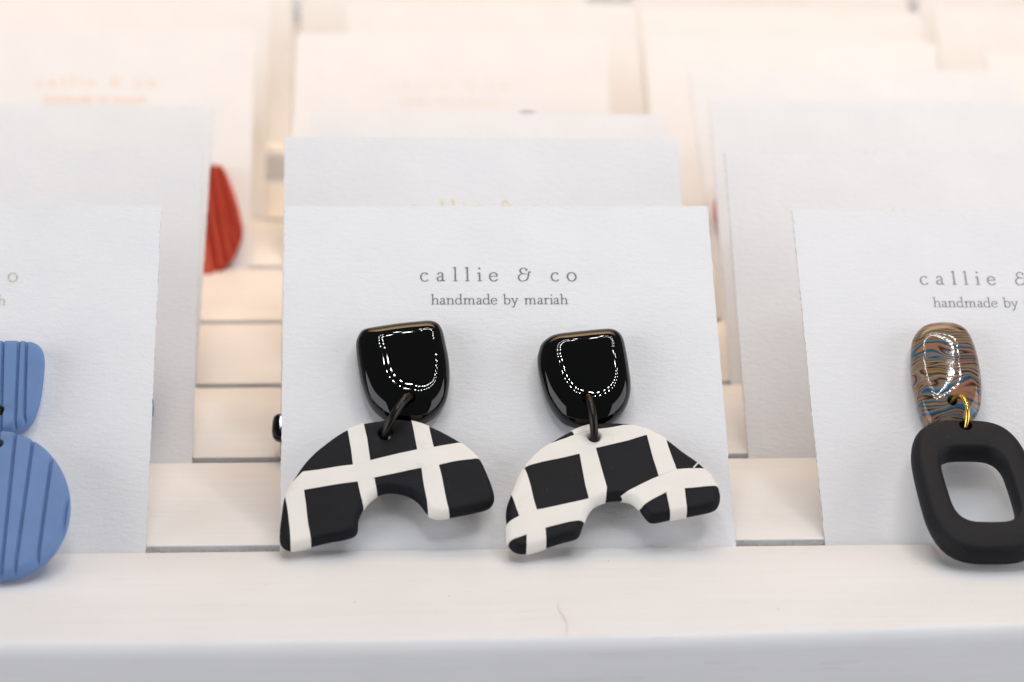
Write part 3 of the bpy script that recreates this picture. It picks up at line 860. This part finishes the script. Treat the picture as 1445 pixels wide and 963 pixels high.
jump_ring(root, (-1.20, 2.03, 0.38), pm(-1.112, -0.03, 0.16), off, 0.032, 0.31, MGOLD, 0.28)

# --- ribbed blue earring at the left edge
root, off = earring('ribbed blue earring, half dome stud above a round pendant, at the left edge', 'L0', (1.1, 2.5, 0))
def pairs(t): return [(t[i], t[i + 1]) for i in range(0, len(t), 2)]
stud(root, BSTUD, off, MBLUE, hf=0.14, af=0.12, hb=0.2, ab=0.05, dome=0.0, hole=(1.067, 2.03), hr=0.085, lines=(pairs(BG2), 0.03, 0.045))
pm = plane_map(.45, 1.4, 12.)
bm = pebble_bm(BCIRC, 0.13, 0.12, 0.12, 0.10, IDT, Vector((0, 0, 0)), 0.0, 140)
for v in bm.verts: v.co /= S
notch(bm, pairs(BG1), 0.03, 0.05); map_bm(bm, pm, off)
o = from_bm('round_pendant', bm, root, MBLUE, True, 60)
punch(o, pm(1.131, -0.06, 0) - off, pm(0, 0, 1) - pm(0, 0, 0), 0.085, 1.4)
jump_ring(root, (1.067, 2.03, 0.34), pm(1.131, -0.06, 0.1), off, 0.036, 0.36, MGOLD)

# --- coral earring, half hidden in the left stack
root, off = earring('ribbed coral red earring half hidden in the left stack', 'L4', (2.4, 1.0, 0))
stud(root, CORAL, off, MCORAL, hf=0.14, af=0.12, hb=0.14, ab=0.08, dome=0.0, lines=(pairs(CG), 0.075, 0.15), w0=0.2, name='pendant')
# --- slivers of earrings on cards further back
root, off = earring('glossy black earring end sticking out left of the checked earrings\' card', 'C1', (-3.1, 0.4, 0))
HID2 = [(-3.315, 0.36), (-3.29, 0.56), (-3.2, 0.60), (-2.9, 0.66), (-2.4, 0.7), (-1.9, 0.55), (-1.85, 0.3), (-2.2, 0.1), (-2.8, 0.14), (-3.2, 0.19), (-3.295, 0.23)]
stud(root, HID2, off, MRESIN, hf=0.1, af=0.08, hb=0.15, ab=0.06, dome=0.0, w0=0.25, name='pendant')
root, off = earring('dark blue earring showing only as a small tip above the centre stack', 'C4', (1.5, 2.9, 0))
stud(root, [(1.5 + .42 * math.cos(a * .4), 2.91 + .62 * math.sin(a * .4)) for a in range(16)], off, MNAVY, hf=0.12, af=0.12, hb=0.14, ab=0.06, dome=0.02, w0=0.2)
root, off = earring('blue earring edge just showing behind the right edge of the blue earring\'s card', 'L1', (2.0, 0.8, 0))
stud(root, [(2.0 + .585 * math.cos(a * .4), .8 + .62 * math.sin(a * .4)) for a in range(16)], off, MBLUE, hf=0.12, af=0.1, hb=0.14, ab=0.06, dome=0.0, w0=0.2, name='pendant')
root, off = earring('blurred pink earring in the gap left of the right stack', 'R3', (-2.6, 1.5, 0))
stud(root, [(-2.75 + .33 * math.cos(a * .4), 2.3 + .5 * math.sin(a * .4)) for a in range(16)], off, MPINK, hf=0.12, af=0.1, hb=0.14, ab=0.06, dome=0.0, w0=0.2, name='pendant')

# --- a hair on the front slat
hp = [(1.77, -1.94), (1.765, -2.15), (1.81, -2.38), (1.832, -2.6), (1.81, -2.8), (1.79, -2.95)]
q = [Vector((x, y, 0.008)) for x, y in crom(hp, 6)]
h = from_bm('hair', tube_bm(q, 0.0032, 6), None, MHAIR)
tag(h, 'fine short curved hair lying on the front slat below the checked earrings', 'hair')

# --- dust on the front slat
bm = bmesh.new(); rd = random.Random(21)
for k in range(46):
    if k < 4: x, y = ((-0.906, -1.79), (0.353, -1.64), (4.664, -2.197), (2.6, -0.5))[k]; s_ = 0.014
    else: x, y, s_ = rd.uniform(-8, 9), rd.uniform(-2.8, -0.1), rd.uniform(0.003, 0.009)
    m_ = Matrix.Translation(Vector((x, y, s_ * 0.3)) * S) @ Matrix.Rotation(rd.uniform(0, 6), 4, 'Z') @ Matrix.Diagonal((1.0, rd.uniform(.4, .9), 0.5, 1))
    bmesh.ops.create_icosphere(bm, subdivisions=1, radius=s_ * S, matrix=m_)
dm, _, _ = mat('dust', (0.42, 0.38, 0.36), 0.9)
o = from_bm('dust', bm, None, dm)
tag(o, 'tiny specks of dust scattered over the front slat of the board', 'dust', None, 'stuff')
